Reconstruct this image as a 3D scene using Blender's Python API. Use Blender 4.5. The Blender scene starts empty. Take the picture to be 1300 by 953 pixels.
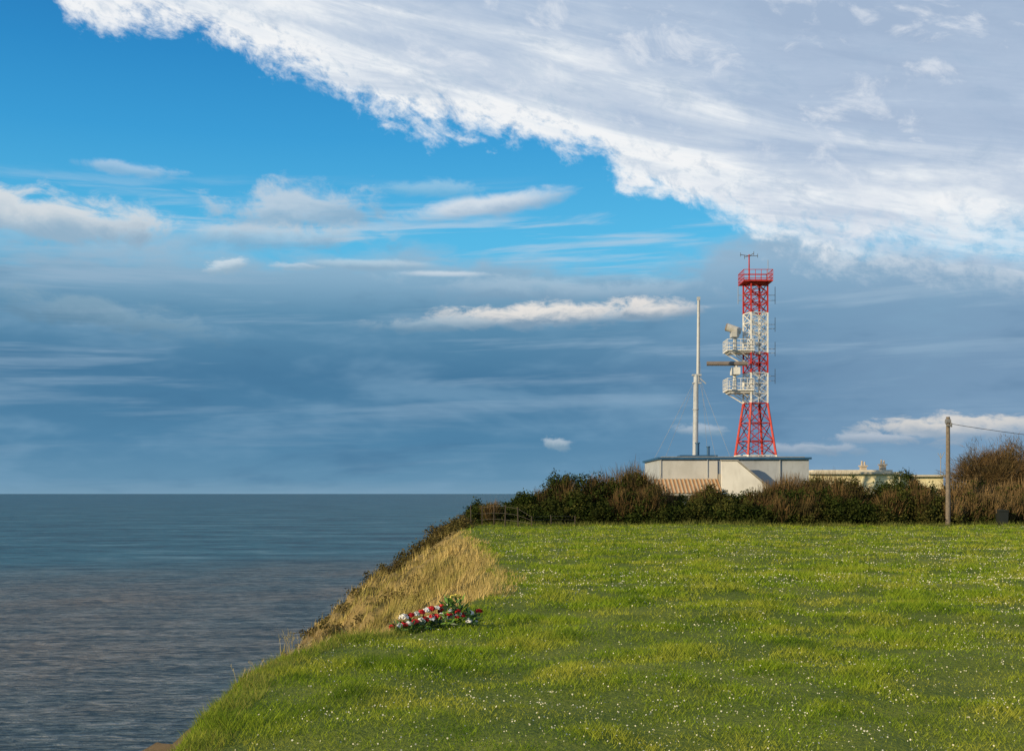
import bpy, math, random
import numpy as np
from mathutils import Vector
random.seed(4); rng=np.random.default_rng(7)
scene=bpy.context.scene
scene.view_settings.view_transform='Standard'
try: scene.view_settings.look='None'
except Exception: pass
scene.view_settings.exposure=0

# ------------------------------------------------------------------ helpers
def lin(r,g,b):
    f=lambda c:(c/255/12.92) if c/255<=0.04045 else ((c/255+0.055)/1.055)**2.4
    return (f(r),f(g),f(b),1)

class G:
    def __init__(s,nt): s.nt=nt; s.n=nt.nodes; s.l=nt.links
    def put(s,sock,v):
        if isinstance(v,bpy.types.NodeSocket): s.l.new(v,sock)
        elif v is not None: sock.default_value=v
    def m(s,op,a,b=None,c=None,clamp=False):
        n=s.n.new('ShaderNodeMath'); n.operation=op; n.use_clamp=clamp
        s.put(n.inputs[0],a); s.put(n.inputs[1],b)
        if c is not None: s.put(n.inputs[2],c)
        return n.outputs[0]
    def sm(s,x,a,b,lo=0.0,hi=1.0,kind='SMOOTHSTEP'):
        n=s.n.new('ShaderNodeMapRange'); n.interpolation_type=kind
        s.put(n.inputs[0],x); s.put(n.inputs[1],a); s.put(n.inputs[2],b); s.put(n.inputs[3],lo); s.put(n.inputs[4],hi)
        return n.outputs[0]
    def mix(s,f,a,b,blend='MIX'):
        n=s.n.new('ShaderNodeMix'); n.data_type='RGBA'; n.blend_type=blend
        s.put(n.inputs[0],f); s.put(n.inputs[6],a); s.put(n.inputs[7],b); return n.outputs[2]
    def comb(s,x,y,z=0.0):
        n=s.n.new('ShaderNodeCombineXYZ'); s.put(n.inputs[0],x); s.put(n.inputs[1],y); s.put(n.inputs[2],z); return n.outputs[0]
    def sep(s,v):
        n=s.n.new('ShaderNodeSeparateXYZ'); s.put(n.inputs[0],v); return n.outputs
    def noise(s,v,scale=1.0,detail=4.0,rough=0.55,dist=0.0):
        n=s.n.new('ShaderNodeTexNoise'); s.put(n.inputs['Vector'],v)
        n.inputs['Scale'].default_value=scale; n.inputs['Detail'].default_value=detail
        n.inputs['Roughness'].default_value=rough; n.inputs['Distortion'].default_value=dist
        return n.outputs[0]
    def vmul(s,v,t):
        n=s.n.new('ShaderNodeVectorMath'); n.operation='MULTIPLY'; s.put(n.inputs[0],v); n.inputs[1].default_value=t; return n.outputs[0]
    def ramp(s,f,pts):
        n=s.n.new('ShaderNodeValToRGB'); s.put(n.inputs[0],f); e=n.color_ramp.elements
        e[0].position=pts[0][0]; e[0].color=pts[0][1]; e[1].position=pts[-1][0]; e[1].color=pts[-1][1]
        for p,c in pts[1:-1]:
            x=e.new(p); x.color=c
        return n.outputs[0]
    def curve(s,f,pts):
        n=s.n.new('ShaderNodeFloatCurve'); s.put(n.inputs['Value'],f); c=n.mapping.curves[0]
        c.points[0].location=pts[0]; c.points[-1].location=pts[-1]
        for p in pts[1:-1]: c.points.new(*p)
        n.mapping.update(); return n.outputs[0]
    def pos(s):
        return s.n.new('ShaderNodeNewGeometry').outputs['Position']
    def rnd(s):
        return s.n.new('ShaderNodeNewGeometry').outputs['Random Per Island']

def newmat(name):
    m=bpy.data.materials.new(name); m.use_nodes=True
    g=G(m.node_tree); b=g.n['Principled BSDF']; return m,g,b

def simple(name,col,rough=0.7,var=0.25,scale=3.0,metal=0.0,bump=0.0,spec=0.3):
    m,g,b=newmat(name)
    nz=g.noise(g.pos(),scale,4,0.65)
    f=g.sm(nz,0.3,0.7)
    c=(col[0],col[1],col[2],1); d=tuple(x*(1-var) for x in col[:3])+(1,)
    g.l.new(g.mix(f,d,c),b.inputs['Base Color'])
    b.inputs['Roughness'].default_value=rough; b.inputs['Metallic'].default_value=metal
    b.inputs['Specular IOR Level'].default_value=spec
    if bump:
        bn=g.n.new('ShaderNodeBump'); bn.inputs['Strength'].default_value=bump; bn.inputs['Distance'].default_value=0.05
        g.l.new(g.noise(g.pos(),scale*6,5,0.6),bn.inputs['Height']); g.l.new(bn.outputs[0],b.inputs['Normal'])
    return m

def leafmat(name,c1,c2,c3,trans=0.0,patch=0.6,dark=None):
    """per-blade random colour + large patches; plain diffuse with optional translucency"""
    m=bpy.data.materials.new(name); m.use_nodes=True; g=G(m.node_tree)
    g.n.remove(g.n['Principled BSDF'])
    r=g.rnd(); p=g.noise(g.pos(),patch,3,0.5)
    col=g.mix(r,c1+(1,),c2+(1,))
    col=g.mix(g.m('MULTIPLY',g.sm(p,0.42,0.66),0.75),col,c3+(1,))
    if dark:
        p2=g.noise(g.vmul(g.pos(),(0.8,0.55,1)),1.5,4,0.65,.3)
        col=g.mix(g.m('MULTIPLY',g.sm(p2,0.50,0.66),0.8),col,dark+(1,))
    b=g.n.new('ShaderNodeBsdfDiffuse'); g.l.new(col,b.inputs[0])
    out=b.outputs[0]
    if trans:
        t=g.n.new('ShaderNodeBsdfTranslucent'); g.l.new(col,t.inputs[0])
        mx=g.n.new('ShaderNodeMixShader'); mx.inputs[0].default_value=trans
        g.l.new(b.outputs[0],mx.inputs[1]); g.l.new(t.outputs[0],mx.inputs[2]); out=mx.outputs[0]
    g.l.new(out,g.n['Material Output'].inputs[0])
    return m

def link(ob,parent=None):
    scene.collection.objects.link(ob)
    if parent: ob.parent=parent
    return ob
def empty(name):
    return link(bpy.data.objects.new(name,None))
def faces_obj(name,V,mats,parent=None,idx=None):
    V=np.asarray(V,dtype=np.float32); n,k,_=V.shape
    me=bpy.data.meshes.new(name)
    me.vertices.add(n*k); me.vertices.foreach_set('co',V.reshape(-1))
    me.loops.add(n*k); me.loops.foreach_set('vertex_index',np.arange(n*k,dtype=np.int32))
    me.polygons.add(n); me.polygons.foreach_set('loop_start',np.arange(0,n*k,k,dtype=np.int32))
    if not isinstance(mats,(list,tuple)): mats=[mats]
    for m in mats: me.materials.append(m)
    if idx is not None: me.polygons.foreach_set('material_index',np.asarray(idx,dtype=np.int32))
    me.update(calc_edges=True)
    return link(bpy.data.objects.new(name,me),parent)
def pymesh(name,verts,faces,mat,parent=None,smooth=False):
    me=bpy.data.meshes.new(name); me.from_pydata([tuple(v) for v in verts],[],faces)
    me.materials.append(mat)
    if smooth: me.polygons.foreach_set('use_smooth',[True]*len(me.polygons))
    me.update(); return link(bpy.data.objects.new(name,me),parent)
class MB:
    def __init__(s): s.v=[]; s.f=[]
    def box(s,x0,x1,y0,y1,z0,z1):
        o=len(s.v); s.v+=[(x0,y0,z0),(x1,y0,z0),(x1,y1,z0),(x0,y1,z0),(x0,y0,z1),(x1,y0,z1),(x1,y1,z1),(x0,y1,z1)]
        s.f+=[tuple(o+i for i in q) for q in ((0,3,2,1),(4,5,6,7),(0,1,5,4),(1,2,6,5),(2,3,7,6),(3,0,4,7))]
    def beam(s,p,q,r,r2=None,n=4,cap=True):
        p=Vector(p); q=Vector(q); d=(q-p)
        if d.length<1e-6: return
        d.normalize(); a=d.cross(Vector((0,0,1)))
        if a.length<0.01: a=Vector((1,0,0))
        a.normalize(); b=d.cross(a); r2=r if r2 is None else r2; o=len(s.v)
        for c,rr in ((p,r),(q,r2)):
            for i in range(n):
                t=2*math.pi*(i+0.5)/n; s.v.append(tuple(c+a*math.cos(t)*rr+b*math.sin(t)*rr))
        for i in range(n):
            j=(i+1)%n; s.f.append((o+i,o+j,o+n+j,o+n+i))
        if cap: s.f.append(tuple(o+i for i in range(n-1,-1,-1))); s.f.append(tuple(o+n+i for i in range(n)))
    def prism(s,poly,y0,y1):
        o=len(s.v); n=len(poly)
        s.v+=[(x,y0,z) for x,z in poly]+[(x,y1,z) for x,z in poly]
        s.f.append(tuple(o+i for i in range(n))); s.f.append(tuple(o+n+i for i in range(n-1,-1,-1)))
        for i in range(n):
            j=(i+1)%n; s.f.append((o+i,o+n+i,o+n+j,o+j))
    def obj(s,name,mat,parent=None,smooth=False): return pymesh(name,s.v,s.f,mat,parent,smooth)

_T=rng.random((256,256))
def vn(x,y):
    xi=np.floor(x).astype(int); yi=np.floor(y).astype(int); fx=x-xi; fy=y-yi
    fx=fx*fx*(3-2*fx); fy=fy*fy*(3-2*fy)
    a=_T[xi%256,yi%256]; b=_T[(xi+1)%256,yi%256]; c=_T[xi%256,(yi+1)%256]; d=_T[(xi+1)%256,(yi+1)%256]
    return (a*(1-fx)+b*fx)*(1-fy)+(c*(1-fx)+d*fx)*fy
def fbm(x,y,o=4):
    s=0;a=0.5
    for i in range(o): s=s+a*vn(x*2**i+17*i,y*2**i+31*i); a*=0.5
    return s/(1-0.5**o)

# ------------------------------------------------------------------ terrain
EY=[-3000,-60,-10,5,7.8,10.7,11.8,12.6,13.2,14.3,16,19.8,23.4,30,43,55,62,70,80,120,200,400,1000,3000]
EX=[-600,-20,-4,-2.3,-2.2,-2.40,-2.40,-2.28,-2.0,-1.5,-0.95,-0.32,-0.1,-0.55,-1.5,-2.2,-2.75,-2.0,0,8,60,300,1500,6000]
def xedge(Y): return np.interp(Y,EY,EX)+0.25*(fbm(Y*0.9,Y*0+3.3,3)-0.5)*np.clip(np.abs(Y)/14,0.3,2)
def kslope(Y): return np.interp(Y,[0,12,14,20,30,62,80,120],[2.6,2.4,1.5,0.98,0.82,0.80,1.0,1.5])
def H(X,Y):
    X=np.asarray(X,float); Y=np.asarray(Y,float)
    s=xedge(Y)-X; sp=np.maximum(s,0)
    drop=kslope(Y)*sp*sp/(sp+np.interp(Y,[12,16],[0.2,0.45]))
    und=0.24*(fbm(X*0.16+4,Y*0.22,3)-0.5)*np.clip((Y-6)/8,0,1)+0.10*(vn(X*0.9,Y*0.9)-0.5)+0.06*(vn(X*2.1,Y*2.1)-0.5)
    gully=np.clip(sp/2.5,0,1)*(1.8*(fbm(X*0.5+9,Y*0.22,4)-0.5)+1.2*(fbm(X*1.1,Y*0.6,3)-0.5))*np.clip(1+sp/12,1,3)
    return np.maximum(und-drop+gully,-46)
def seq(a,b,st): return list(np.arange(a,b,st))
def geo(a,b,st,f):
    o=[];x=a
    while x<b: o.append(x); st*=f; x+=st
    return o+[b]
xs=sorted(set([-x for x in geo(70,500,4,1.3)][::-1]+seq(-69,-12,0.9)+seq(-12,14,0.2)+geo(14,5000,0.4,1.09)))
ys=sorted(set([-y for y in geo(0,3000,0.6,1.25)]+seq(1,30,0.22)+seq(30,70,0.4)+geo(70,5000,0.6,1.12)))
XX,YY=np.meshgrid(xs,ys); ZZ=H(XX,YY)
nx,ny=len(xs),len(ys)
co=np.stack([XX,YY,ZZ],-1).reshape(-1,3)
me=bpy.data.meshes.new('ground')
i=np.arange(nx-1)[None,:]+nx*np.arange(ny-1)[:,None]
F=np.stack([i,i+1,i+nx+1,i+nx],-1).reshape(-1)
me.vertices.add(len(co)); me.vertices.foreach_set('co',co.astype(np.float32).reshape(-1))
me.loops.add(len(F)); me.loops.foreach_set('vertex_index',F.astype(np.int32))
me.polygons.add(len(F)//4); me.polygons.foreach_set('loop_start',np.arange(0,len(F),4,dtype=np.int32))
me.polygons.foreach_set('use_smooth',np.ones(len(F)//4,dtype=bool))
at=me.attributes.new('edge_dist','FLOAT','POINT'); at.data.foreach_set('value',(xedge(YY)-XX).reshape(-1).astype(np.float32))
me.update(calc_edges=True)
m,g,b=newmat('ground_turf')
P=g.pos(); a=g.n.new('ShaderNodeAttribute'); a.attribute_name='edge_dist'; ed=a.outputs['Fac']
n1=g.noise(P,0.5,4,0.6); n2=g.noise(P,14,3,0.7); n3=g.noise(g.vmul(P,(0.5,0.5,2.0)),1.2,5,0.65)
lawn=g.mix(n2,(0.040,0.060,0.010,1),(0.14,0.18,0.025,1)); lawn=g.mix(g.sm(n1,0.4,0.7),lawn,(0.16,0.18,0.03,1))
dry=g.mix(n2,(0.15,0.105,0.04,1),(0.36,0.26,0.10,1)); dry=g.mix(g.sm(n3,0.46,0.60),dry,(0.07,0.06,0.02,1))
rock=g.mix(n3,(0.05,0.035,0.02,1),(0.2,0.15,0.09,1))
dry=g.mix(g.sm(g.m('ADD',ed,g.m('MULTIPLY',n1,3.0)),6,11),dry,rock)
g.l.new(g.mix(g.sm(g.m('ADD',ed,g.m('MULTIPLY',n1,1.2)),0.2,1.2),lawn,dry),b.inputs['Base Color'])
b.inputs['Roughness'].default_value=0.95; b.inputs['Specular IOR Level'].default_value=0.1
bn=g.n.new('ShaderNodeBump'); bn.inputs['Strength'].default_value=0.8; bn.inputs['Distance'].default_value=0.06
g.l.new(n2,bn.inputs['Height']); g.l.new(bn.outputs[0],b.inputs['Normal'])
me.materials.append(m)
link(bpy.data.objects.new('ground',me))

# ------------------------------------------------------------------ sea
m,g,b=newmat('sea_water')
P=g.pos(); x,y,z=g.sep(P)
wob=g.noise(g.vmul(P,(0.004,0.0012,0)),1,5,0.65)
wob2=g.noise(g.vmul(P,(0.010,0.008,0)),1,4,0.6)
dist=g.m('SUBTRACT',g.m('ADD',y,g.m('MULTIPLY',g.m('SUBTRACT',wob,0.5),420.0)),g.m('MULTIPLY',x,0.25))
far=g.sm(dist,560,880)
nearc=g.ramp(wob2,[(0.3,(0.060,0.110,0.130,1)),(0.5,(0.115,0.125,0.120,1)),(0.7,(0.18,0.145,0.11,1))])
farc=g.mix(g.sm(y,900,6000),(0.014,0.080,0.105,1),(0.008,0.068,0.105,1))
farc=g.mix(g.m('MULTIPLY',wob2,0.5),farc,(0.03,0.10,0.125,1))
col=g.mix(far,nearc,farc)
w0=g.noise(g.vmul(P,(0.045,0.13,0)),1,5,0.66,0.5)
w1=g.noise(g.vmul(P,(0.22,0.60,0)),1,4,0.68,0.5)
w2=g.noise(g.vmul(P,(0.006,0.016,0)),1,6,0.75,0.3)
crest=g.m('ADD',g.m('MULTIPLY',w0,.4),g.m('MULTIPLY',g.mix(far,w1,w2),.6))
col=g.mix(g.sm(crest,0.42,0.52,.0,1.0),g.mix(0.85,col,(0.003,0.018,0.028,1)),col)  # troughs darkened in base colour, painted wave shading where sky reflections lack contrast
col=g.mix(g.sm(crest,0.52,0.62,.0,.6),col,g.mix(far,(0.34,0.33,0.31,1),(0.15,0.25,0.28,1)))  # crests lightened in base colour, the bright half of the painted wave shading
cap=g.m('MULTIPLY',g.sm(w1,0.68,0.73),g.sm(w0,0.54,0.62))
col=g.mix(g.m('MULTIPLY',cap,0.8),col,(0.65,0.65,0.65,1))
g.l.new(col,b.inputs['Base Color']); b.inputs['Roughness'].default_value=0.4
b.inputs['IOR'].default_value=1.33; b.inputs['Specular IOR Level'].default_value=0.22
bn=g.n.new('ShaderNodeBump'); bn.inputs['Strength'].default_value=1.0; bn.inputs['Distance'].default_value=4.0
g.l.new(crest,bn.inputs['Height']); g.l.new(bn.outputs[0],b.inputs['Normal'])
S=90000
pymesh('sea',[(-S,-S,-40),(S,-S,-40),(S,S,-40),(-S,S,-40)],[(0,1,2,3)],m)

# ------------------------------------------------------------------ grass
def lodY(n,y0,y1,yn,wa,wb):
    t=np.linspace(y0,y1,4000); pdf=np.where(t<yn,1.0,(yn/t)**2)*(wa*t+wb); c=np.cumsum(pdf); c/=c[-1]
    return np.interp(rng.random(n),c,t)
def blades(X,Y,Z,L,W,lean,dirx=0.0,diry=0.0):
    n=len(X); th=rng.random(n)*2*np.pi; ph=rng.random(n)*2*np.pi
    base=np.stack([X,Y,Z],-1); wv=np.stack([np.cos(th),np.sin(th),0*th],-1)*(W/2)[:,None]
    tip=base+np.stack([np.cos(ph)*lean*L+dirx*L,np.sin(ph)*lean*L+diry*L,L],-1)
    return np.stack([base-wv,base+wv,tip],1)
n=640000
Y=lodY(n,4.5,62.5,11,1.0,4); X=(rng.random(n)-0.5)*(1.0*Y+4)
tuft=fbm(X*1.6,Y*1.2,4)
k=((xedge(Y)-X)<0.15)&(rng.random(n)<np.clip(0.3+3.6*(tuft-0.38),0.22,1)); X=X[k];Y=Y[k];tuft=tuft[k]
sc=np.maximum(Y,9)/9
tall=0.25+1.2*np.clip(tuft-.2,0,1)+1.6*np.clip(tuft-.62,0,1)*3
L=(0.024+0.036*rng.random(len(X)))*tall*np.clip(sc,1,1.8)*1.15; W=0.0066*sc*(0.6+0.8*rng.random(len(X)))
mg=leafmat('grass_blades',(0.135,0.225,0.014),(0.29,0.37,0.030),(0.40,0.39,0.055),0.28,0.7,dark=(0.065,0.135,0.012))
faces_obj('lawn_grass',blades(X,Y,H(X,Y)-0.004,L,W,0.8),mg)
# daisies / clover
n=60000
Y=lodY(n,5,60,15,1.0,4); X=(rng.random(n)-0.5)*(1.0*Y+4)
k=((xedge(Y)-X)<-0.3)&(fbm(X*0.35,Y*0.22,4)*0.7+0.45*rng.random(n)>0.57); X=X[k];Y=Y[k]; n=len(X)
c=np.stack([X,Y,H(X,Y)+0.028+0.022*rng.random(n)],-1); r=(0.0035+0.004*rng.random(n))*np.clip(Y/12,1,2.2)
u=rng.normal(size=(n,3)); u/=np.linalg.norm(u,axis=1)[:,None]; w=np.cross(u,rng.normal(size=(n,3))); w/=np.linalg.norm(w,axis=1)[:,None]
hx=[]
for t in range(6):
    A=2*np.pi*t/6; hx.append(c+(u*math.cos(A)+w*math.sin(A))*r[:,None])
md=simple('daisy_petals',(0.60,0.58,0.44),0.6,0.1)
faces_obj('daisies',np.stack(hx,1),md)
# dry grass on the cliff slope
n=240000
Y=lodY(n,9,66,18,0.0,1.0); s=-0.9+10.4*rng.random(n)**1.3; X=xedge(Y)-s
pn=fbm(X*0.8,Y*0.35,4)
k=(rng.random(n)<np.clip(0.15+4.2*(pn-0.42),0.06,1))&((Y>13.0)|(rng.random(n)<0.25))&((s>0.0)|(rng.random(n)<0.35)&(Y>16)&(s>-0.9+1.4*(1-pn))); X=X[k];Y=Y[k];s=s[k]
L=(0.10+0.36*rng.random(len(X))**1.7)*np.clip(0.45+s*0.5,0.35,1.1)*np.interp(Y,[13,16],[.4,1]); W=0.008*np.clip(Y/12,1,5)*(0.6+0.8*rng.random(len(X)))
ms=leafmat('dry_grass_blades',(0.26,0.19,0.06),(0.60,0.45,0.18),(0.26,0.24,0.06),0.0,0.45,dark=(0.14,0.12,0.035))
faces_obj('dry_cliff_grass',blades(X,Y,H(X,Y)-0.02,L,W,0.45,0.2,0.1),ms)
n=9000
Y=7+7.5*rng.random(n); s=-0.25+0.4*rng.random(n); X=xedge(Y)-s
L=(0.04+0.09*rng.random(n)**2)*(0.4+1.1*fbm(X*3,Y*3,2)); W=0.008+0*Y
faces_obj('headland_grass',blades(X,Y,H(X,Y)-0.02,L,W,0.6),leafmat('edge_grass',(0.14,0.22,0.03),(0.36,0.32,0.08),(0.18,0.24,0.03),0.3,2.0))
n=16000
X=-2.5+42*rng.random(n); Y=61.2+1.9*rng.random(n)**0.6
L=(0.10+0.26*rng.random(n)**2)*(0.3+1.3*fbm(X*0.8,Y*0.8,3)); W=0.03+0*Y
faces_obj('hedge_foot_grass',blades(X,Y,H(X,Y)-0.02,L,W,0.5),leafmat('rough_grass_shadow_strip',(0.05,0.08,0.016),(0.20,0.20,0.055),(0.09,0.10,0.025),0,0.6))  # uneven grass border, coloured dark to paint a shadow strip along the hedge base
mb=MB()
for i in range(26):
    Yc=random.choice([12.4,12.2,12.2,12.2,11.4,10.8,12.8])+random.uniform(-.12,.12); Xc=float(xedge(Yc))+random.uniform(-0.1,0.1)
    z=float(H(Xc,Yc)); h=random.uniform(0.07,0.16)+(0.12 if abs(Yc-12.2)<.1 else 0); lx=random.uniform(-0.1,0.1); ly=random.uniform(-.08,.08)
    p0=(Xc,Yc,z-0.03); p1=(Xc+lx*.4,Yc+ly*.4,z+h*.6); p2=(Xc+lx,Yc+ly,z+h)
    mb.beam(p0,p1,0.0022,n=3); mb.beam(p1,p2,0.0018,n=3)
    for j in range(4):
        t=0.65+0.1*j; q=[p1[a]+(p2[a]-p1[a])*min(1,(t-0.5)*2) for a in range(3)]
        mb.beam(q,(q[0]+random.uniform(-.015,.015),q[1],q[2]+0.025),0.0035,0.001,n=3)
mb.obj('seed_stalks',simple('straw',(0.42,0.35,0.18),0.8,0.3))

# ------------------------------------------------------------------ foliage tools
def leaves(centres,size,flat=0.0):
    n=len(centres); u=rng.normal(size=(n,3)); u/=np.linalg.norm(u,axis=1)[:,None]
    w=np.cross(u,rng.normal(size=(n,3))); w/=np.linalg.norm(w,axis=1)[:,None]
    s=size*(0.6+0.8*rng.random(n))[:,None]
    return np.stack([centres-u*s,centres+w*s*0.45,centres+u*s,centres-w*s*0.45],1)
def shell(n,c,r,lo=0.55):
    d=rng.normal(size=(n,3)); d/=np.linalg.norm(d,axis=1)[:,None]
    rr=lo+(1-lo)*rng.random(n)**0.7
    lob=1+0.22*np.sin(d[:,0]*5+c[0]*3)*np.cos(d[:,2]*4+c[1])+0.10*np.sin(d[:,1]*9+c[0])
    return np.array(c)+d*(rr*lob)[:,None]*np.array(r), d
def leaf_shrub(c,r,clumps,per,size,sig):
    cc,_=shell(clumps,c,r); p=(cc[:,None,:]+rng.normal(size=(clumps,per,3))*sig).reshape(-1,3)
    p=p[p[:,2]>0.02+H(p[:,0],p[:,1])]
    return leaves(p,size)
def twig_shrub(c,r,n,L,W,up=1.0):
    p,d=shell(n,c,r,0.3); g0=H(p[:,0],p[:,1]); k=p[:,2]>g0; p=p[k]; d=d[k]; n=len(p)
    di=d*0.55+np.array([0,0,up])+rng.normal(size=(n,3))*0.28; di/=np.linalg.norm(di,axis=1)[:,None]
    l=L*(0.5+rng.random(n))[:,None]; w=np.cross(di,rng.normal(size=(n,3))); w/=np.linalg.norm(w,axis=1)[:,None]
    return np.stack([p-w*W,p+w*W,p+di*l+w*W*0.3,p+di*l-w*W*0.3],1)
m_dark=leafmat('evergreen_leaves',(0.012,0.022,0.006),(0.050,0.066,0.014),(0.035,0.040,0.011),0,0.8)
m_olive=leafmat('olive_leaves',(0.025,0.034,0.009),(0.095,0.095,0.024),(0.06,0.055,0.017),0,0.8)
m_brown=leafmat('brown_twigs',(0.060,0.038,0.019),(0.21,0.135,0.058),(0.065,0.055,0.024),0,0.7)
m_tan=leafmat('tan_reeds',(0.14,0.092,0.042),(0.32,0.215,0.10),(0.085,0.062,0.028),0,0.5)
PX=[590,600,640,690,700,720,760,790,800,825,834,870,900,935,970,985,1010,1030,1080,1100,1140,1160,1185,1200,1300,1700]
PT=[638,636,631,623,606,599,603,600,592,597,622,624,618,622,625,610,603,602,612,618,599,600,615,613,613,611]
D=63.5
def top(X): return np.interp(X,[(p-650)*D/1500 for p in PX],[1.7+(626-t)*D/1500 for t in PT])
parts=[];idx=[]
Xc=-1.9
while Xc<46:
    t=float(top(Xc)); px=650+Xc*1500/D
    for row in range(2):
        Yc=63.3+row*1.6+random.uniform(-.3,.3); hh=(t if row else t*random.uniform(0.5,0.8))*random.uniform(0.88,1.05)
        c=(Xc+random.uniform(-.3,.3),Yc,hh*0.42); r=(random.uniform(0.6,0.95),0.75,hh*0.55)
        brown = (770<px<850 and row) or (960<px<1075 and row) or (px>1195) or random.random()<0.18
        if px<660: r=(0.5,0.5,hh*0.5)
        v=leaf_shrub(c,r,45,42,0.065,0.13); parts.append(v)
        mi=1 if random.random()<0.4 else 0
        idx.append(np.full(len(v),mi))
        if brown:
            v=twig_shrub((c[0],c[1]-0.1,hh*0.5),(r[0],0.7,hh*0.45),1200,0.38,0.012,1.3); parts.append(v); idx.append(np.full(len(v),3 if px>1195 else 2))
        d=rng.normal(size=(260,3)); d/=np.linalg.norm(d,axis=1)[:,None]
        v=leaves(np.array(c)+d*np.array(r)*0.6*rng.random((260,1)),0.26); v=v[v[:,:,2].min(1)>0]; parts.append(v); idx.append(np.zeros(len(v)))  # oversized dark leaves added as an opaque core, painting the shaded hedge interior
    Xc+=random.uniform(0.55,0.8)
faces_obj('hedge',np.concatenate(parts),[m_dark,m_olive,m_brown,m_tan],idx=np.concatenate(idx))
m_bark=simple('bark',(0.09,0.07,0.05),0.9,0.4,8)
def shrub(name,px,d,topy,w,mat,kind='twig'):
    X=(px-650)*d/1500; h=1.7+(626-topy)*d/1500
    if kind=='twig':
        v=np.concatenate([twig_shrub((X+random.uniform(-w*.3,w*.3),d+random.uniform(-.3,.3),h*0.5),(w*0.45,0.7,h*random.uniform(.3,.42)),900,0.5,0.011,1.2) for _ in range(3)])
        mb=MB()
        for i in range(10):
            mb.beam((X+random.uniform(-.2,.2),d,float(H(X,d))),(X+random.uniform(-w/2,w/2),d+random.uniform(-.4,.4),h*random.uniform(.6,.85)),0.03,0.008,n=4)
        e=empty(name); faces_obj('twigs',v,mat,e); mb.obj('stems',m_bark,e)
    else:
        v=leaf_shrub((X,d,h*0.5),(w/2,w/2*.8,h*0.46),90,70,0.06,0.14)
        mb=MB()
        for i in range(6):
            mb.beam((X+random.uniform(-.2,.2),d,float(H(X,d))),(X+random.uniform(-w/3,w/3),d+random.uniform(-.4,.4),h*random.uniform(.5,.8)),0.05,0.01,n=5)
        e=empty(name); faces_obj('leaves',v,mat,e); mb.obj('stems',m_bark,e)
shrub('tamarisk_shrub',800,66.5,590,2.6,m_brown); shrub('tamarisk_shrub',770,66,600,2.0,m_brown)
shrub('tamarisk_shrub',1005,66,604,2.4,m_brown); shrub('tamarisk_shrub',1050,66.5,602,2.6,m_brown)
shrub('evergreen_shrub',733,65.5,597,2.8,m_dark,'leaf'); shrub('evergreen_shrub',1150,65.5,595,2.2,m_dark,'leaf')
shrub('evergreen_shrub',705,65,604,1.8,m_dark,'leaf'); shrub('evergreen_shrub',900,64.5,619,2.0,m_olive,'leaf')
shrub('evergreen_shrub',1075,65,606,2.0,m_dark,'leaf'); shrub('evergreen_shrub',668,64.5,624,1.4,m_dark,'leaf')
parts=[]
for i in range(66):
    Yc=random.uniform(57,66); s=random.uniform(-0.4,4.8); Xs=float(xedge(Yc))-s; z=float(H(Xs,Yc)); q=random.uniform(0.25,0.62)
    parts.append(leaf_shrub((Xs,Yc,z+q*0.3),(q*1.2,q*1.2,q*0.7),12,30,0.06,0.12))
for i in range(60):
    Yc=random.uniform(38,60); s=random.uniform(4,9.5); Xs=float(xedge(Yc))-s; z=float(H(Xs,Yc)); q=random.uniform(0.2,0.5)
    parts.append(leaf_shrub((Xs,Yc,z+q*0.15),(q*1.3,q*1.3,q*0.5),10,26,0.055,0.11))
for i in range(40):
    Yc=random.uniform(22,46); s=random.uniform(1.2,6); Xs=float(xedge(Yc))-s; z=float(H(Xs,Yc)); q=random.uniform(0.15,0.36)
    parts.append(leaf_shrub((Xs,Yc,z+q*0.2),(q*1.3,q*1.3,q*0.6),8,22,0.04,0.10))
faces_obj('cliff_scrub',np.concatenate(parts),leafmat('scrub_leaves',(0.035,0.034,0.013),(0.14,0.115,0.036),(0.07,0.05,0.024),0,0.8))
def bare_tree(name,X,Y,h,w):
    e=empty(name); mb=MB(); tw=[]; z0=float(H(X,Y))
    def br(p,d,l,r,lev):
        q=p+d*l; mb.beam(p,q,r,r*0.6,n=4 if lev<2 else 3,cap=False)
        if lev==3:
            tw.append(q); tw.append(p.lerp(q,0.5)); return
        for i in range((7,6,5)[lev]):
            nd=(d*0.7+Vector((random.gauss(0,.75)*w/h,random.gauss(0,.7),random.gauss(0.16,.5)))).normalized()
            br(p.lerp(q,random.uniform(.55,1)),nd,l*random.uniform(.6,.95),r*0.5,lev+1)
    for s in range(5):
        br(Vector((X+random.uniform(-w*.28,w*.28),Y+random.uniform(-.6,.6),z0-.05)),Vector((random.uniform(-.3,.3),0,1)).normalized(),h*0.34,0.09,0)
    mb.obj('trunk_and_limbs',m_bark,e)
    tp=np.array([list(t) for t in tw]); tp=np.repeat(tp,9,0)+rng.normal(size=(len(tp)*9,3))*0.20
    d=tp-np.array([X,Y,h*.3]); d/=np.linalg.norm(d,axis=1)[:,None]; d+=rng.normal(size=d.shape)*.5; d/=np.linalg.norm(d,axis=1)[:,None]
    wv=np.cross(d,rng.normal(size=d.shape)); wv/=np.linalg.norm(wv,axis=1)[:,None]
    faces_obj('twigs',np.stack([tp-wv*.012,tp+wv*.012,tp+d*.46],1),m_brown,e)
bare_tree('bare_tree',32.3,80,5.4,4.8); bare_tree('bare_tree',35.6,82,5.7,5.0); bare_tree('bare_tree',42,80,5.2,5)

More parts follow.
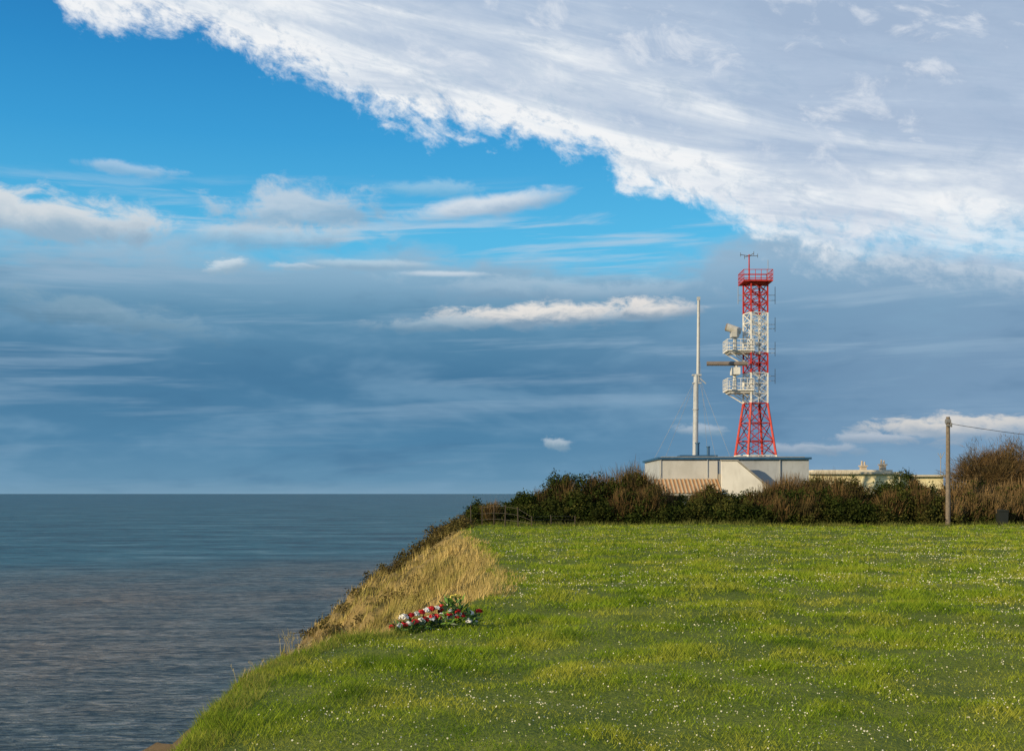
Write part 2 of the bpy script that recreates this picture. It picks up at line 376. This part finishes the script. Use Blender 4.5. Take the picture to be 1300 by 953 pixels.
# ------------------------------------------------------------------ building (signal station)
def wallmat(name,col,stain):
    m,g,b=newmat(name); P=g.pos()
    a=g.noise(g.vmul(P,(1,1,0.25)),2.2,6,0.65); c=g.noise(P,0.7,4,0.5)
    col=g.mix(g.m('MULTIPLY',g.sm(a,0.48,0.75),0.6),col+(1,),stain+(1,)); col=g.mix(g.m('MULTIPLY',g.sm(c,0.4,0.7),0.35),col,stain+(1,))
    g.l.new(col,b.inputs['Base Color']); b.inputs['Roughness'].default_value=0.85; b.inputs['Specular IOR Level'].default_value=0.2
    return m
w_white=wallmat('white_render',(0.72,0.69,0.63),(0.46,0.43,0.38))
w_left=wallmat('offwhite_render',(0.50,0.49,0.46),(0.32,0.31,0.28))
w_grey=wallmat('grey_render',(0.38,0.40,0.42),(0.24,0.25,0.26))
w_cream=wallmat('cream_render',(0.80,0.71,0.44),(0.54,0.45,0.27))
m_blue=simple('blue_trim',(0.03,0.10,0.20),0.5,0.3)
m_glass=simple('window_glass',(0.02,0.03,0.04),0.15,0.3,spec=0.6)
m_conc=simple('concrete',(0.33,0.31,0.27),0.85,0.3,5)
st=empty('signal_station_building')
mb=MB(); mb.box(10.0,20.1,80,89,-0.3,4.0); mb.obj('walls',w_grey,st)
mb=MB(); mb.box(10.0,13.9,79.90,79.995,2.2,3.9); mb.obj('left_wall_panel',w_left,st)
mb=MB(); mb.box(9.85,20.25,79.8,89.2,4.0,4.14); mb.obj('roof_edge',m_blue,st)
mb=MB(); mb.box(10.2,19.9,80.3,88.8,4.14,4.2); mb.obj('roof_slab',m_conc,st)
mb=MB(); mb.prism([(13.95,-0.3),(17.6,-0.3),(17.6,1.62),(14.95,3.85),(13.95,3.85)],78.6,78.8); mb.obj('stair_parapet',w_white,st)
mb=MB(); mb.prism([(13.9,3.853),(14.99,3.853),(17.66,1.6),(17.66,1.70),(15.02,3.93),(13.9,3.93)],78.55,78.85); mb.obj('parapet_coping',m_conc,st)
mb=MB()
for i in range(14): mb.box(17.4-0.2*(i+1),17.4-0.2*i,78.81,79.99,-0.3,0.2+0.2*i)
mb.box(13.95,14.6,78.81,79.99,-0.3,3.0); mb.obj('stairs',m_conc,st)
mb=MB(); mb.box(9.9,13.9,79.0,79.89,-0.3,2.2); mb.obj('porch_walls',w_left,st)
mb=MB()
for X in (10.05,13.2): mb.box(X,X+.04,79.84,79.897,2.75,3.98)
mb.box(18.1,18.15,79.9,79.997,0.2,3.98); mb.obj('downpipes',w_grey,st)
m,g,b=newmat('striped_awning'); P=g.pos(); x,y,z=g.sep(P)
st1=g.m('SINE',g.m('MULTIPLY',x,24.0)); f=g.sm(st1,-0.5,0.7)
nz=g.noise(P,3,5,.6)
c1=g.mix(nz,(0.26,0.12,0.045,1),(0.42,0.23,0.10,1))
g.l.new(g.mix(g.m('MULTIPLY',f,.8),c1,g.mix(nz,(0.36,0.28,0.17,1),(0.56,0.46,0.31,1))),b.inputs['Base Color']); b.inputs['Roughness'].default_value=0.8
v=[];f=[]
nn=100
for i in range(nn+1):
    X=9.55+4.35*i/nn; dz=0.03*math.sin(X*24)
    v+=[(X,78.0,1.72+dz),(X,79.88,2.68+dz)]
for i in range(nn): f.append((2*i,2*i+2,2*i+3,2*i+1))
aw=pymesh('awning_roof',v,f,m,st,True)
mb=MB(); mb.box(9.55,13.9,78.0,78.06,1.55,1.685); mb.obj('awning_fascia',m_conc,st)
mb=MB()
for X in (9.65,11.7,13.8): mb.box(X-.05,X+.05,78.08,78.18,-.2,1.6)
mb.obj('awning_posts',m_conc,st)
mb=MB(); mb.box(18.9,19.7,79.96,80.02,1.2,2.0); mb.box(10.6,11.4,78.96,79.02,0.5,1.5); mb.obj('windows',m_glass,st)
mb=MB(); mb.beam((12.87,82,4.15),(12.87,82,5.15),0.13,n=12); mb.beam((12.87,82,5.15),(12.87,82,5.22),0.18,n=12)
mb.beam((13.62,82,4.15),(13.62,82,4.9),0.1,n=12); mb.beam((13.62,82,4.9),(13.62,82,4.96),0.14,n=12); mb.box(11.6,14.2,81.5,83,4.2,4.34); mb.obj('roof_vents',m_blue,st)
cb=empty('cream_house')
mb=MB(); mb.box(23.9,31.2,95,103,-.3,3.25); mb.box(31.2,34.9,95.6,103,-.3,3.05); mb.obj('walls',w_cream,cb)
mb=MB(); mb.box(23.7,31.4,94.7,103.2,3.25,3.42); mb.box(31.4,35.1,95.3,103.2,3.05,3.2); mb.box(24.4,30.8,95.6,102,3.42,3.6); mb.obj('cornice',simple('pale_cornice',(0.6,0.54,0.42),0.8,.2),cb)
mb=MB()
for X in (25.2,27.3,29.4,32.6): mb.box(X,X+.9,94.97,95.1,1.1,2.2)
mb.obj('windows',m_glass,cb)
mb=MB()
for X,h in ((28.9,4.25),(30.5,4.35)):
    mb.box(X-.22,X+.22,97,97.5,3.6,h-.35); mb.box(X-.3,X+.3,96.92,97.58,h-.35,h-.25); mb.beam((X-.1,97.25,h-.25),(X-.1,97.25,h+.12),.09,.07,n=10); mb.beam((X+.12,97.25,h-.25),(X+.12,97.25,h+.05),.08,.06,n=10)
mb.obj('chimneys',simple('chimney_render',(0.5,0.42,0.32),0.9,.3,6),cb)
mb=MB(); mb.beam((35.2,97,3.0),(35.2,97,5.0),.03,n=6); mb.beam((35.2,97,4.5),(35.5,97,5.1),.025,n=6); mb.beam((35.2,97,4.6),(34.95,97,5.0),.02,n=6); mb.obj('aerial',m_conc,cb)

# ------------------------------------------------------------------ mast
mm=simple('grey_mast_paint',(0.46,0.48,0.50),0.45,0.2,4)
ma=empty('signal_mast'); Xm,Ym=12.95,83.5; sc=Ym/1500
zz=lambda y:1.7+(626-y)*sc
mb=MB(); mb.beam((Xm,Ym,4.15),(Xm+.06,Ym,zz(475)),0.20,0.17,n=16); mb.beam((Xm,Ym,4.2),(Xm,Ym,4.4),0.32,n=16); mb.beam((Xm+.03,Ym,zz(520)),(Xm+.03,Ym,zz(519)),0.22,n=16); mb.obj('lower_mast',mm,ma,False)
mb=MB(); mb.beam((Xm+.2,Ym,zz(485)),(Xm+.24,Ym,zz(378)),0.13,0.10,n=12); mb.obj('topmast',mm,ma)
mb=MB(); mb.box(Xm-.22,Xm+.42,Ym-.15,Ym+.15,zz(477),zz(475)); mb.box(Xm-.2,Xm+.4,Ym-.13,Ym+.13,zz(487),zz(485.5)); mb.beam((Xm+.3,Ym-.1,zz(480)),(Xm+.75,Ym-.1,zz(487)),.04,n=6); mb.box(Xm+.12,Xm+.34,Ym-.1,Ym+.1,zz(381),zz(377)); mb.obj('mast_caps',mm,ma)
mb=MB()
for dx,dy,t in ((-2.3,-1.5,475),(2.2,-1.5,475),(-2.6,2.5,475),(1.4,3,430),(1.0,-2.5,475)): mb.beam((Xm+.2,Ym,zz(t)),(Xm+dx,Ym+dy,4.2),0.009,n=4)
mb.obj('guy_wires',simple('steel_wire',(0.3,0.3,0.3),0.5,.1),ma)

# ------------------------------------------------------------------ lattice tower
tw=empty('lattice_radar_tower'); TY=86.5; sc=TY/1500
TX=(959-650)*sc
zz=lambda y:1.7+(626-y)*sc
m_red=simple('red_paint',(0.50,0.035,0.025),0.55,0.35,5); m_wht=simple('white_paint',(0.76,0.74,0.69),0.55,0.25,5)
def hw(z):
    z1=zz(512); return 0.71 if z>=z1 else 0.71+(z1-z)*0.128
lv=[-0.2,2.2,zz(578),zz(560),zz(537),zz(512)]; ztop=zz(360); n=12
lv+=[lv[-1]+(ztop-lv[-1])*(i+1)/n for i in range(n)]
R=MB(); Wt=MB()
def tgt(z):
    if z<zz(572): return Wt
    if z<zz(512): return R
    if z<zz(478): return Wt
    if z<zz(446): return R
    if z<zz(402): return Wt
    return R
ra=math.radians(14)
def cor(i,z,k=1.0):
    h=hw(z)*k; a,b_=[(-1,-1),(1,-1),(1,1),(-1,1)][i]; x=a*h;y=b_*h
    return (TX+(x*math.cos(ra)-y*math.sin(ra))*0.92,TY+(x*math.sin(ra)+y*math.cos(ra))*0.92,z)
for j in range(len(lv)-1):
    a,b_=lv[j],lv[j+1]; T=tgt((a+b_)/2); low=b_<=zz(512)+.01
    for i in range(4):
        i2=(i+1)%4
        T.beam(cor(i,a),cor(i,b_),0.075 if not low else 0.095)
        T.beam(cor(i,b_),cor(i2,b_),0.042)
        T.beam(cor(i,a),cor(i2,b_),0.036); T.beam(cor(i2,a),cor(i,b_),0.036)
    T.beam(cor(0,b_),cor(2,b_),0.025)
for j in range(len(lv)-1):
    a,b_=lv[j],lv[j+1]; T=tgt((a+b_)/2)
    for dx in (-.2,.2): T.beam((TX+dx,TY-.1,a),(TX+dx,TY-.1,b_),.025)
    q=a
    while q<b_: T.beam((TX-.2,TY-.1,q),(TX+.2,TY-.1,q),.015); q+=.3
def platform(T,x0,x1,y0,y1,z,h,th=0.09):
    T.box(TX+x0,TX+x1,TY+y0,TY+y1,z,z+th)
    cs=[(x0,y0),(x1,y0),(x1,y1),(x0,y1)]
    for k in range(4):
        (a,b_),(c,d)=cs[k],cs[(k+1)%4]
        for hh in (h,h*.55,h*.2): T.beam((TX+a,TY+b_,z+th+hh),(TX+c,TY+d,z+th+hh),.028)
        nn=max(2,int(math.hypot(c-a,d-b_)/.42))
        for q in range(nn): t=q/nn; T.beam((TX+a+(c-a)*t,TY+b_+(d-b_)*t,z),(TX+a+(c-a)*t,TY+b_+(d-b_)*t,z+th+h),.024)
platform(R,-1.05,1.05,-1.05,1.05,zz(360),0.75)
platform(Wt,-2.2,-0.3,-0.95,0.95,zz(447),0.75); platform(Wt,-2.2,-0.3,-0.95,0.95,zz(497),0.8)
Wt.box(TX-2.0,TX-.3,TY-.8,TY+.8,zz(449),zz(447)-.005); Wt.box(TX-2.0,TX-.3,TY-.8,TY+.8,zz(499.5),zz(497)-.005)
for y in (447,497):
    for dy in (-.8,.8):
        Wt.beam((TX-2.1,TY+dy,zz(y)),(TX-.65,TY+dy*.7,zz(y+16)),.05); Wt.beam((TX-1.3,TY+dy,zz(y)),(TX-.65,TY+dy*.7,zz(y+8)),.035)
R.obj('red_lattice',m_red,tw); Wt.obj('white_lattice',m_wht,tw)
mg2=simple('radar_grey',(0.50,0.49,0.46),0.5,.2,4); mdk=simple('radar_dark',(0.20,0.17,0.15),0.6,.2,4)
mb=MB(); y0=TY-1.0; bx=(920-650)*sc; z=zz(463)
mb.beam((bx-1.45,y0+.2,z),(bx+1.45,y0-.1,z-.03),.17,n=8); mb.obj('radar_bar_antenna',mdk,tw)
mb=MB(); px_=(931-650)*sc; mb.beam((px_,TY-.5,zz(497)+.1),(px_,TY-.5,zz(477)),.16,.12,n=12); mb.box(px_-.28,px_+.28,TY-1.2,TY-.2,zz(477),zz(468)); mb.beam((px_,TY-.95,zz(468)),(px_,TY-.95,zz(465)),.14,n=12); mb.obj('radar_pedestal',m_wht,tw)
mb=MB(); ux=(932-650)*sc; mb.beam((ux,TY-.3,zz(447)+.1),(ux,TY-.3,zz(427)),.15,.12,n=12); mb.box(ux-.3,ux+.25,TY-.7,TY+.1,zz(429),zz(422)); mb.beam((ux-.62,TY-.35,zz(416)),(ux+.42,TY-.5,zz(422)),.30,.24,n=14); mb.obj('upper_radar_drum',mg2,tw)
mb=MB(); mb.beam((ux-.70,TY-.34,zz(415.6)),(ux-.62,TY-.35,zz(416)),.22,.31,n=14); mb.obj('drum_cap',mdk,tw)
mb=MB()
for x,ya,yb,sg in ((984,364,386,1),(984,403,421,1),(984,434,452,1),(984,468,487,1),(937,364,386,-1),(975,330,347,1)):
    wx=(x-650)*sc; mb.beam((wx,TY,zz(yb)),(wx,TY,zz(ya)),.022,n=6)
    if x!=975:
        for q in (.35,.85):
            zq=zz(yb+(ya-yb)*q*.6); mb.beam((wx,TY,zq),(TX+sg*.6,TY,zq),.022,n=4)
    else: mb.beam((wx,TY,zz(347)),(wx,TY,zz(360)),.02,n=4)
mb.obj('whip_antennas',simple('antenna_grey',(0.30,0.31,0.33),.5,.2),tw)
mb=MB(); tx=(951-650)*sc; mb.beam((tx,TY,zz(362)),(tx,TY,zz(323)),.06,.045,n=8); mb.obj('top_pole',m_red,tw)
mb=MB()
for A in range(4):
    t=A*math.pi/2+.3; mb.beam((tx,TY,zz(325)),(tx+.72*math.cos(t),TY+.72*math.sin(t),zz(324)),.025,n=4); mb.beam((tx+.7*math.cos(t),TY+.7*math.sin(t),zz(326.5)),(tx+.7*math.cos(t),TY+.7*math.sin(t),zz(321.5)),.022,n=4)
mb.obj('top_aerial',simple('aerial_dark',(0.12,0.12,0.13),.5,.2),tw)

# ------------------------------------------------------------------ utility poles + wire
mw=simple('weathered_wood',(0.22,0.18,0.14),0.9,0.4,9,bump=.3)
def upole(name,X,Y,wire=False):
    e=empty(name); mb=MB(); z0=float(H(X,Y)); zt=5.75
    mb.beam((X,Y,z0-.2),(X,Y,zt),.13,.10,n=12); mb.obj('pole',mw,e)
    mb=MB(); mb.box(X-.13,X+.13,Y-.22,Y-.10,5.25,5.33); mb.beam((X+.12,Y-.15,5.2),(X+.12,Y-.15,5.42),.045,n=8); mb.beam((X-.12,Y,5.5),(X+.12,Y,5.5),.15,n=8) ; mb.obj('insulator_bracket',simple('bracket_metal',(.2,.2,.2),.5,.2),e)
    if wire:
        mb=MB(); pts=[]
        for i in range(41):
            t=i/40; pts.append((X+.12+27*t,Y-.15,5.37-4*1.15*t*(1-t)))
        for p,q in zip(pts[:-1],pts[1:]): mb.beam(p,q,.017,n=4,cap=False)
        mb.obj('wire',simple('black_cable',(.02,.02,.02),.6,.1),e)
upole('utility_pole',23.1,62.6,True); upole('utility_pole',50.22,62.6)

def bin_(X,Y,w=.55):
    e=empty('litter_bin'); z=float(H(X,Y)); mb=MB()
    p=[(-.42,0),(.42,0),(.5,.75),(-.5,.75)]
    o=[(X+a*w,z+b_) for a,b_ in p]; mb.prism(o,Y-.25,Y+.25); md=simple('dark_plastic',(.02,.024,.022),.6,.2)
    mb.obj('body',md,e); mb=MB(); mb.prism([(X-.54*w,z+.753),(X+.54*w,z+.753),(X+.5*w,z+.82),(X-.3*w,z+.86),(X-.5*w,z+.81)],Y-.29,Y+.29); mb.obj('lid',md,e)
    mb=MB()
    for q in (-.4,.4): mb.beam((X+q*w-.03,Y+.2,z+.09),(X+q*w+.03,Y+.2,z+.09),.09,n=10)
    mb.obj('wheels',md,e)
bin_((1272-650)*62.4/1500,62.4,.5)

fe=empty('wire_fence'); mb=MB(); pts=[]
for px,Y in ((598,61.5),(612,61.8),(627,61.5),(641,61),(658,60.6),(675,60),(700,61.5),(730,62)):
    X=(px-650)*Y/1500; z=float(H(X,Y)); h=random.uniform(.9,1.15) if px<660 else .55
    mb.beam((X,Y,z-.2),(X+random.uniform(-.04,.04),Y,z+h),.032,.028,n=6); pts.append((X,Y,z,h))
mb.obj('posts',simple('dark_post_wood',(.07,.055,.04),.9,.3,6),fe); mb=MB()
for a,b_ in zip(pts[:-1],pts[1:]):
    for q in (.3,.6,.92): mb.beam((a[0],a[1],a[2]+a[3]*q),(b_[0],b_[1],b_[2]+b_[3]*q),.006,n=3)
mb.obj('wires',simple('fence_wire',(.10,.09,.08),.6,.2),fe)

# ------------------------------------------------------------------ memorial flower spray
wr=empty('funeral_flower_spray')
reds=[];whites=[];yel=[];grn=[];dk=[]
def flower(c,r,out,n=46):
    d=rng.normal(size=(n,3)); d/=np.linalg.norm(d,axis=1)[:,None]; d[:,2]=np.abs(d[:,2])*0.9-.1
    p=np.array(c)+d*r*(0.55+.4*rng.random((n,1)))
    u=np.cross(d,rng.normal(size=(n,3))); u/=np.linalg.norm(u,axis=1)[:,None]; v=np.cross(d,u)+d*.5
    s=r*.42
    out.append(np.stack([p-u*s,p-v*s*.8,p+u*s,p+v*s],1))
def lf(c,d,L,W,out):
    c=np.array(c,float); d=np.array(d,float); d/=np.linalg.norm(d); w=np.cross(d,rng.normal(size=3)); w/=np.linalg.norm(w)
    out.append(np.stack([c,c+d*L*.45+w*W,c+d*L,c+d*L*.45-w*W])[None])
def wp(t,up,dep=0.0):
    X=-1.46+1.04*t; Y=14.5+.6*t+dep; return [X,Y,float(H(X,Y))+up]
i=0
for t in np.linspace(0,.62,11):
    for row in range(2 if t>.1 else 1):
        c=wp(t,.085+.09*row+.13*t,.10*row); c[0]+=random.uniform(-.015,.015)
        flower(c,random.uniform(.044,.058),(reds if (i+row)%2==0 else whites)); 
    i+=1
for k in range(22):
    t=random.uniform(.42,1.0); c=wp(t,random.uniform(.07,.25)*(1.25-t*.5),random.uniform(-.1,.18)); flower(c,random.uniform(.030,.05),whites if random.random()<.62 else reds)
for k in range(3):
    c=wp(.68+.04*k,.36+.03*random.random(),.05); flower(c,.038,yel)
for k in range(420):
    t=random.random(); hmax=.10+.20*math.exp(-((t-.68)/.22)**2); c=wp(t,random.uniform(0,hmax),random.uniform(-.13,.22))
    lf(c,(random.gauss(0,.8),random.gauss(-.2,.6),random.uniform(0,1.1)),random.uniform(.06,.15),random.uniform(.010,.022),grn if random.random()<.5 else dk)
for k in range(30):
    c=wp(random.uniform(.58,.8),random.uniform(.18,.32),.03); lf(c,(random.gauss(0,.6),random.gauss(0,.4),1),random.uniform(.1,.19),.016,grn)
faces_obj('red_flowers',np.concatenate(reds),simple('red_petals',(.60,.015,.02),.6,.3,30),wr)
faces_obj('white_flowers',np.concatenate(whites),simple('white_petals',(.8,.78,.74),.6,.1,30),wr)
faces_obj('yellow_flowers',np.concatenate(yel),simple('yellow_petals',(.75,.6,.12),.6,.2,30),wr)
faces_obj('leaves',np.concatenate(grn),simple('spray_leaf',(.13,.25,.04),.5,.3,20),wr)
faces_obj('dark_leaves',np.concatenate(dk),simple('spray_dark_leaf',(.03,.07,.02),.5,.3,20),wr)

# ------------------------------------------------------------------ world
sunv=Vector((-0.80,-0.55,0.31)).normalized()
elev=math.asin(sunv.z); azim=math.atan2(sunv.x,sunv.y)
w=bpy.data.worlds.new('World'); scene.world=w; w.use_nodes=True
w.cycles.sampling_method='MANUAL'; w.cycles.sample_map_resolution=512
g=G(w.node_tree); bg=g.n['Background']; bg.inputs[1].default_value=0.1
sky=g.n.new('ShaderNodeTexSky'); sky.sky_type='NISHITA'; sky.sun_disc=False
sky.sun_elevation=elev; sky.sun_rotation=azim%(2*math.pi); sky.ozone_density=1.5; sky.dust_density=0.4
tc=g.n.new('ShaderNodeTexCoord'); x,y,z=g.sep(tc.outputs['Generated'])
hyp=g.m('SQRT',g.m('ADD',g.m('MULTIPLY',x,x),g.m('MULTIPLY',y,y)))
K=1500.0
U=g.m('MULTIPLY',g.m('ARCTAN2',x,y),K)            # bearing, in 1/1500 rad
V=g.m('MULTIPLY',g.m('DIVIDE',z,g.m('MAXIMUM',hyp,0.02)),K)  # elevation tangent, same units
def cv(px,py):
    a=math.atan((px-650)/K); return a*K,(626-py)*math.cos(a)
C=lambda r,gg,b_:tuple(10*c for c in lin(r,gg,b_)[:3])+(1,)
def q(sx,sy,ox=0.0,rot=0.0):
    c_,s_=math.cos(rot),math.sin(rot)
    a=g.m('ADD',g.m('MULTIPLY',U,c_),g.m('MULTIPLY',V,s_)); b_=g.m('SUBTRACT',g.m('MULTIPLY',V,c_),g.m('MULTIPLY',U,s_))
    return g.comb(g.m('DIVIDE',a,sx),g.m('DIVIDE',b_,sy),ox)
base=g.mix(1.0,sky.outputs[0],(0.52,1.15,1.30,1),'MULTIPLY')
grad=g.ramp(g.sm(V,150,640,kind='LINEAR'),[(0,C(120,195,228)),(.35,C(84,188,235)),(.6,C(52,160,222)),(.8,C(34,140,208)),(1,C(24,120,192))])
base=g.mix(0.75,base,grad)
n_big=g.noise(q(230,75,1.0),1,4,.6,.2); n_fine=g.noise(q(62,36,3.0),1,6,.62,.35); n_str=g.noise(q(300,24,7.0,.04),1,5,.6,.4)
col=base
ws=g.m('MULTIPLY',g.sm(n_str,0.50,0.70),g.m('MULTIPLY',g.sm(V,410,330),g.sm(V,160,260)))
col=g.mix(g.m('MULTIPLY',ws,.75),col,C(176,203,224))
def curve_uv(pts):
    P=[cv(*p) for p in pts]; lo,hi=-800.0,800.0
    f=g.m('DIVIDE',g.m('SUBTRACT',U,lo),hi-lo,clamp=True)
    P=[((u-lo)/(hi-lo),v/1000) for u,v in P]
    P=[(0,P[0][1])]+P+[(1,P[-1][1])]
    return g.m('MULTIPLY',g.curve(f,P),1000.0)
bt=curve_uv([(0,285),(150,292),(300,310),(450,318),(600,322),(750,335),(880,322),(960,300),(1100,300),(1300,320)])
db=g.m('SUBTRACT',bt,V); db=g.m('ADD',db,g.m('MULTIPLY',g.m('SUBTRACT',n_big,.5),120.0)); db=g.m('ADD',db,g.m('MULTIPLY',g.m('SUBTRACT',n_fine,.5),55.0))
mb_=g.sm(db,-14,38)
bank=g.ramp(g.sm(V,0,330,kind='LINEAR'),[(0,C(118,155,180)),(.05,C(100,144,174)),(.2,C(80,130,165)),(.45,C(72,121,157)),(.68,C(94,142,174)),(.85,C(140,178,204)),(1,C(178,201,219))])
bank=g.mix(g.m('MULTIPLY',g.sm(U,-50,600),.55),bank,C(144,171,199))
bank=g.mix(g.m('MULTIPLY',g.sm(n_big,.47,.72),.45),bank,C(128,166,194))
bank=g.mix(g.m('MULTIPLY',g.sm(n_big,.48,.25),.35),bank,C(56,102,140))
ls=g.noise(q(380,30,11.0,.03),1,5,.6,.3)
bank=g.mix(g.m('MULTIPLY',g.sm(ls,.50,.7),g.sm(V,20,250,.15,.6)),bank,C(152,180,203))
col=g.mix(mb_,col,bank)
def blob(px,py,rx,ry,rot,cb_,cs_,op,na=1.2,nz=None):
    global col
    u0,v0=cv(px,py); r=math.radians(rot); c_,s_=math.cos(r),math.sin(r)
    du=g.m('SUBTRACT',U,u0); dv=g.m('SUBTRACT',V,v0)
    a=g.m('ADD',g.m('MULTIPLY',du,c_/rx),g.m('MULTIPLY',dv,s_/rx)); b_=g.m('SUBTRACT',g.m('MULTIPLY',dv,c_/ry),g.m('MULTIPLY',du,s_/ry))
    e=g.m('SQRT',g.m('ADD',g.m('MULTIPLY',a,a),g.m('MULTIPLY',b_,b_)))
    n_=n_fine if nz is None else nz
    e=g.m('ADD',e,g.m('MULTIPLY',g.m('SUBTRACT',n_,.5),na))
    mk=g.sm(e,1.0,.35)
    sh=g.sm(g.m('ADD',b_,g.m('MULTIPLY',g.m('SUBTRACT',n_,.5),1.5)),-.6,.45)
    col=g.mix(g.m('MULTIPLY',mk,op),col,g.mix(sh,cs_,cb_))
n_cu=g.noise(q(34,16,5.0),1,5,.65,.4)
blob(50,275,210,42,-2,C(220,223,225),C(150,176,197),.9,2.2)
blob(370,265,130,40,6,C(200,211,221),C(145,175,199),.8,2.3)
blob(340,300,180,22,0,C(204,214,222),C(140,168,192),.6,2.2)
blob(160,214,80,10,-3,C(190,210,228),C(150,185,212),.6,2.2)
blob(615,262,130,20,9,C(214,223,232),C(155,182,206),.95,1.3)
blob(550,240,90,14,0,C(165,203,226),C(120,180,215),.6,2.4)
blob(470,336,100,9,0,C(196,212,223),C(140,170,193),.6,2.0)
blob(565,348,75,6,0,C(215,224,232),C(170,192,210),.7,1.6)
blob(290,337,36,12,14,C(210,222,230),C(150,178,198),.8,2.2,n_cu)
blob(370,338,44,6,0,C(196,210,222),C(150,178,198),.6,2.0,n_cu)
blob(700,368,230,22,-2,C(172,196,214),C(128,160,186),.6,2.2)
blob(690,401,180,20,2,C(232,228,223),C(125,154,178),.98,1.7,n_cu)
blob(830,394,65,19,0,C(230,226,222),C(130,156,178),.9,1.7,n_cu)
blob(560,412,110,13,2,C(176,195,208),C(118,150,174),.6,2.0)
blob(120,398,190,26,-8,C(134,166,187),C(100,138,164),.7,2.2)
blob(1210,543,130,20,0,C(224,219,212),C(150,168,186),.85,2.2,n_cu)
blob(1110,556,70,9,0,C(190,198,208),C(145,165,185),.7,2.0,n_cu)
blob(708,563,24,10,0,C(186,200,211),C(130,158,178),.75,2.4,n_cu)
blob(890,546,40,9,0,C(178,192,206),C(130,158,178),.7,2.4,n_cu)
blob(1030,570,80,10,0,C(185,194,205),C(140,160,180),.6,2.2,n_cu)
ce=curve_uv([(-60,-70),(60,-8),(90,28),(200,44),(330,78),(400,110),(480,148),(570,172),(690,186),(760,205),(800,248),(850,262),(930,280),(965,318),(1100,345),(1300,368)])
nA=g.noise(q(88,52,21.0,-.33),1,6,.64,.4); nB=g.noise(q(330,48,25.0,-.22),1,5,.6,.5); nC=g.noise(q(26,18,29.0,-.5),1,4,.65,.3)
d=g.m('SUBTRACT',V,ce)
d=g.m('ADD',d,g.m('MULTIPLY',g.m('SUBTRACT',nA,.5),130.0)); d=g.m('ADD',d,g.m('MULTIPLY',g.m('SUBTRACT',nC,.5),58.0))
mk=g.sm(g.m('DIVIDE',d,g.sm(U,200,600,1.0,3.0)),-8,34)
tone=g.m('ADD',g.m('DIVIDE',d,330.0),g.m('MULTIPLY',g.m('SUBTRACT',nB,.5),1.7))
sheet=g.ramp(tone,[(0,C(242,244,246)),(.12,C(233,238,243)),(.32,C(201,213,228)),(.6,C(176,194,217)),(1,C(162,182,208))])
sheet=g.mix(g.m('MULTIPLY',g.sm(nA,.52,.70),.6),sheet,C(232,236,242))
sheet=g.mix(g.m('MULTIPLY',g.sm(nA,.48,.30),.5),sheet,C(156,180,207))
sheet=g.mix(g.m('MULTIPLY',g.sm(nC,.52,.34),g.m('MULTIPLY',g.sm(d,150,10),.5)),sheet,C(172,194,216))
col=g.mix(mk,col,sheet)
g.l.new(col,bg.inputs[0])
sl=bpy.data.lights.new('sun','SUN'); sl.energy=5.0; sl.angle=math.radians(.5); sl.color=(1,.80,.50)
so=link(bpy.data.objects.new('sun',sl)); so.rotation_euler=(-sunv).to_track_quat('-Z','Y').to_euler()

# ------------------------------------------------------------------ camera
cd=bpy.data.cameras.new('camera'); cam=link(bpy.data.objects.new('camera',cd)); scene.camera=cam
cam.location=(0,0,1.7); cam.rotation_euler=(math.radians(90),0,0)
cd.sensor_width=36; cd.lens=36*1500/1300; cd.shift_y=149.5/1300; cd.clip_start=.1; cd.clip_end=200000
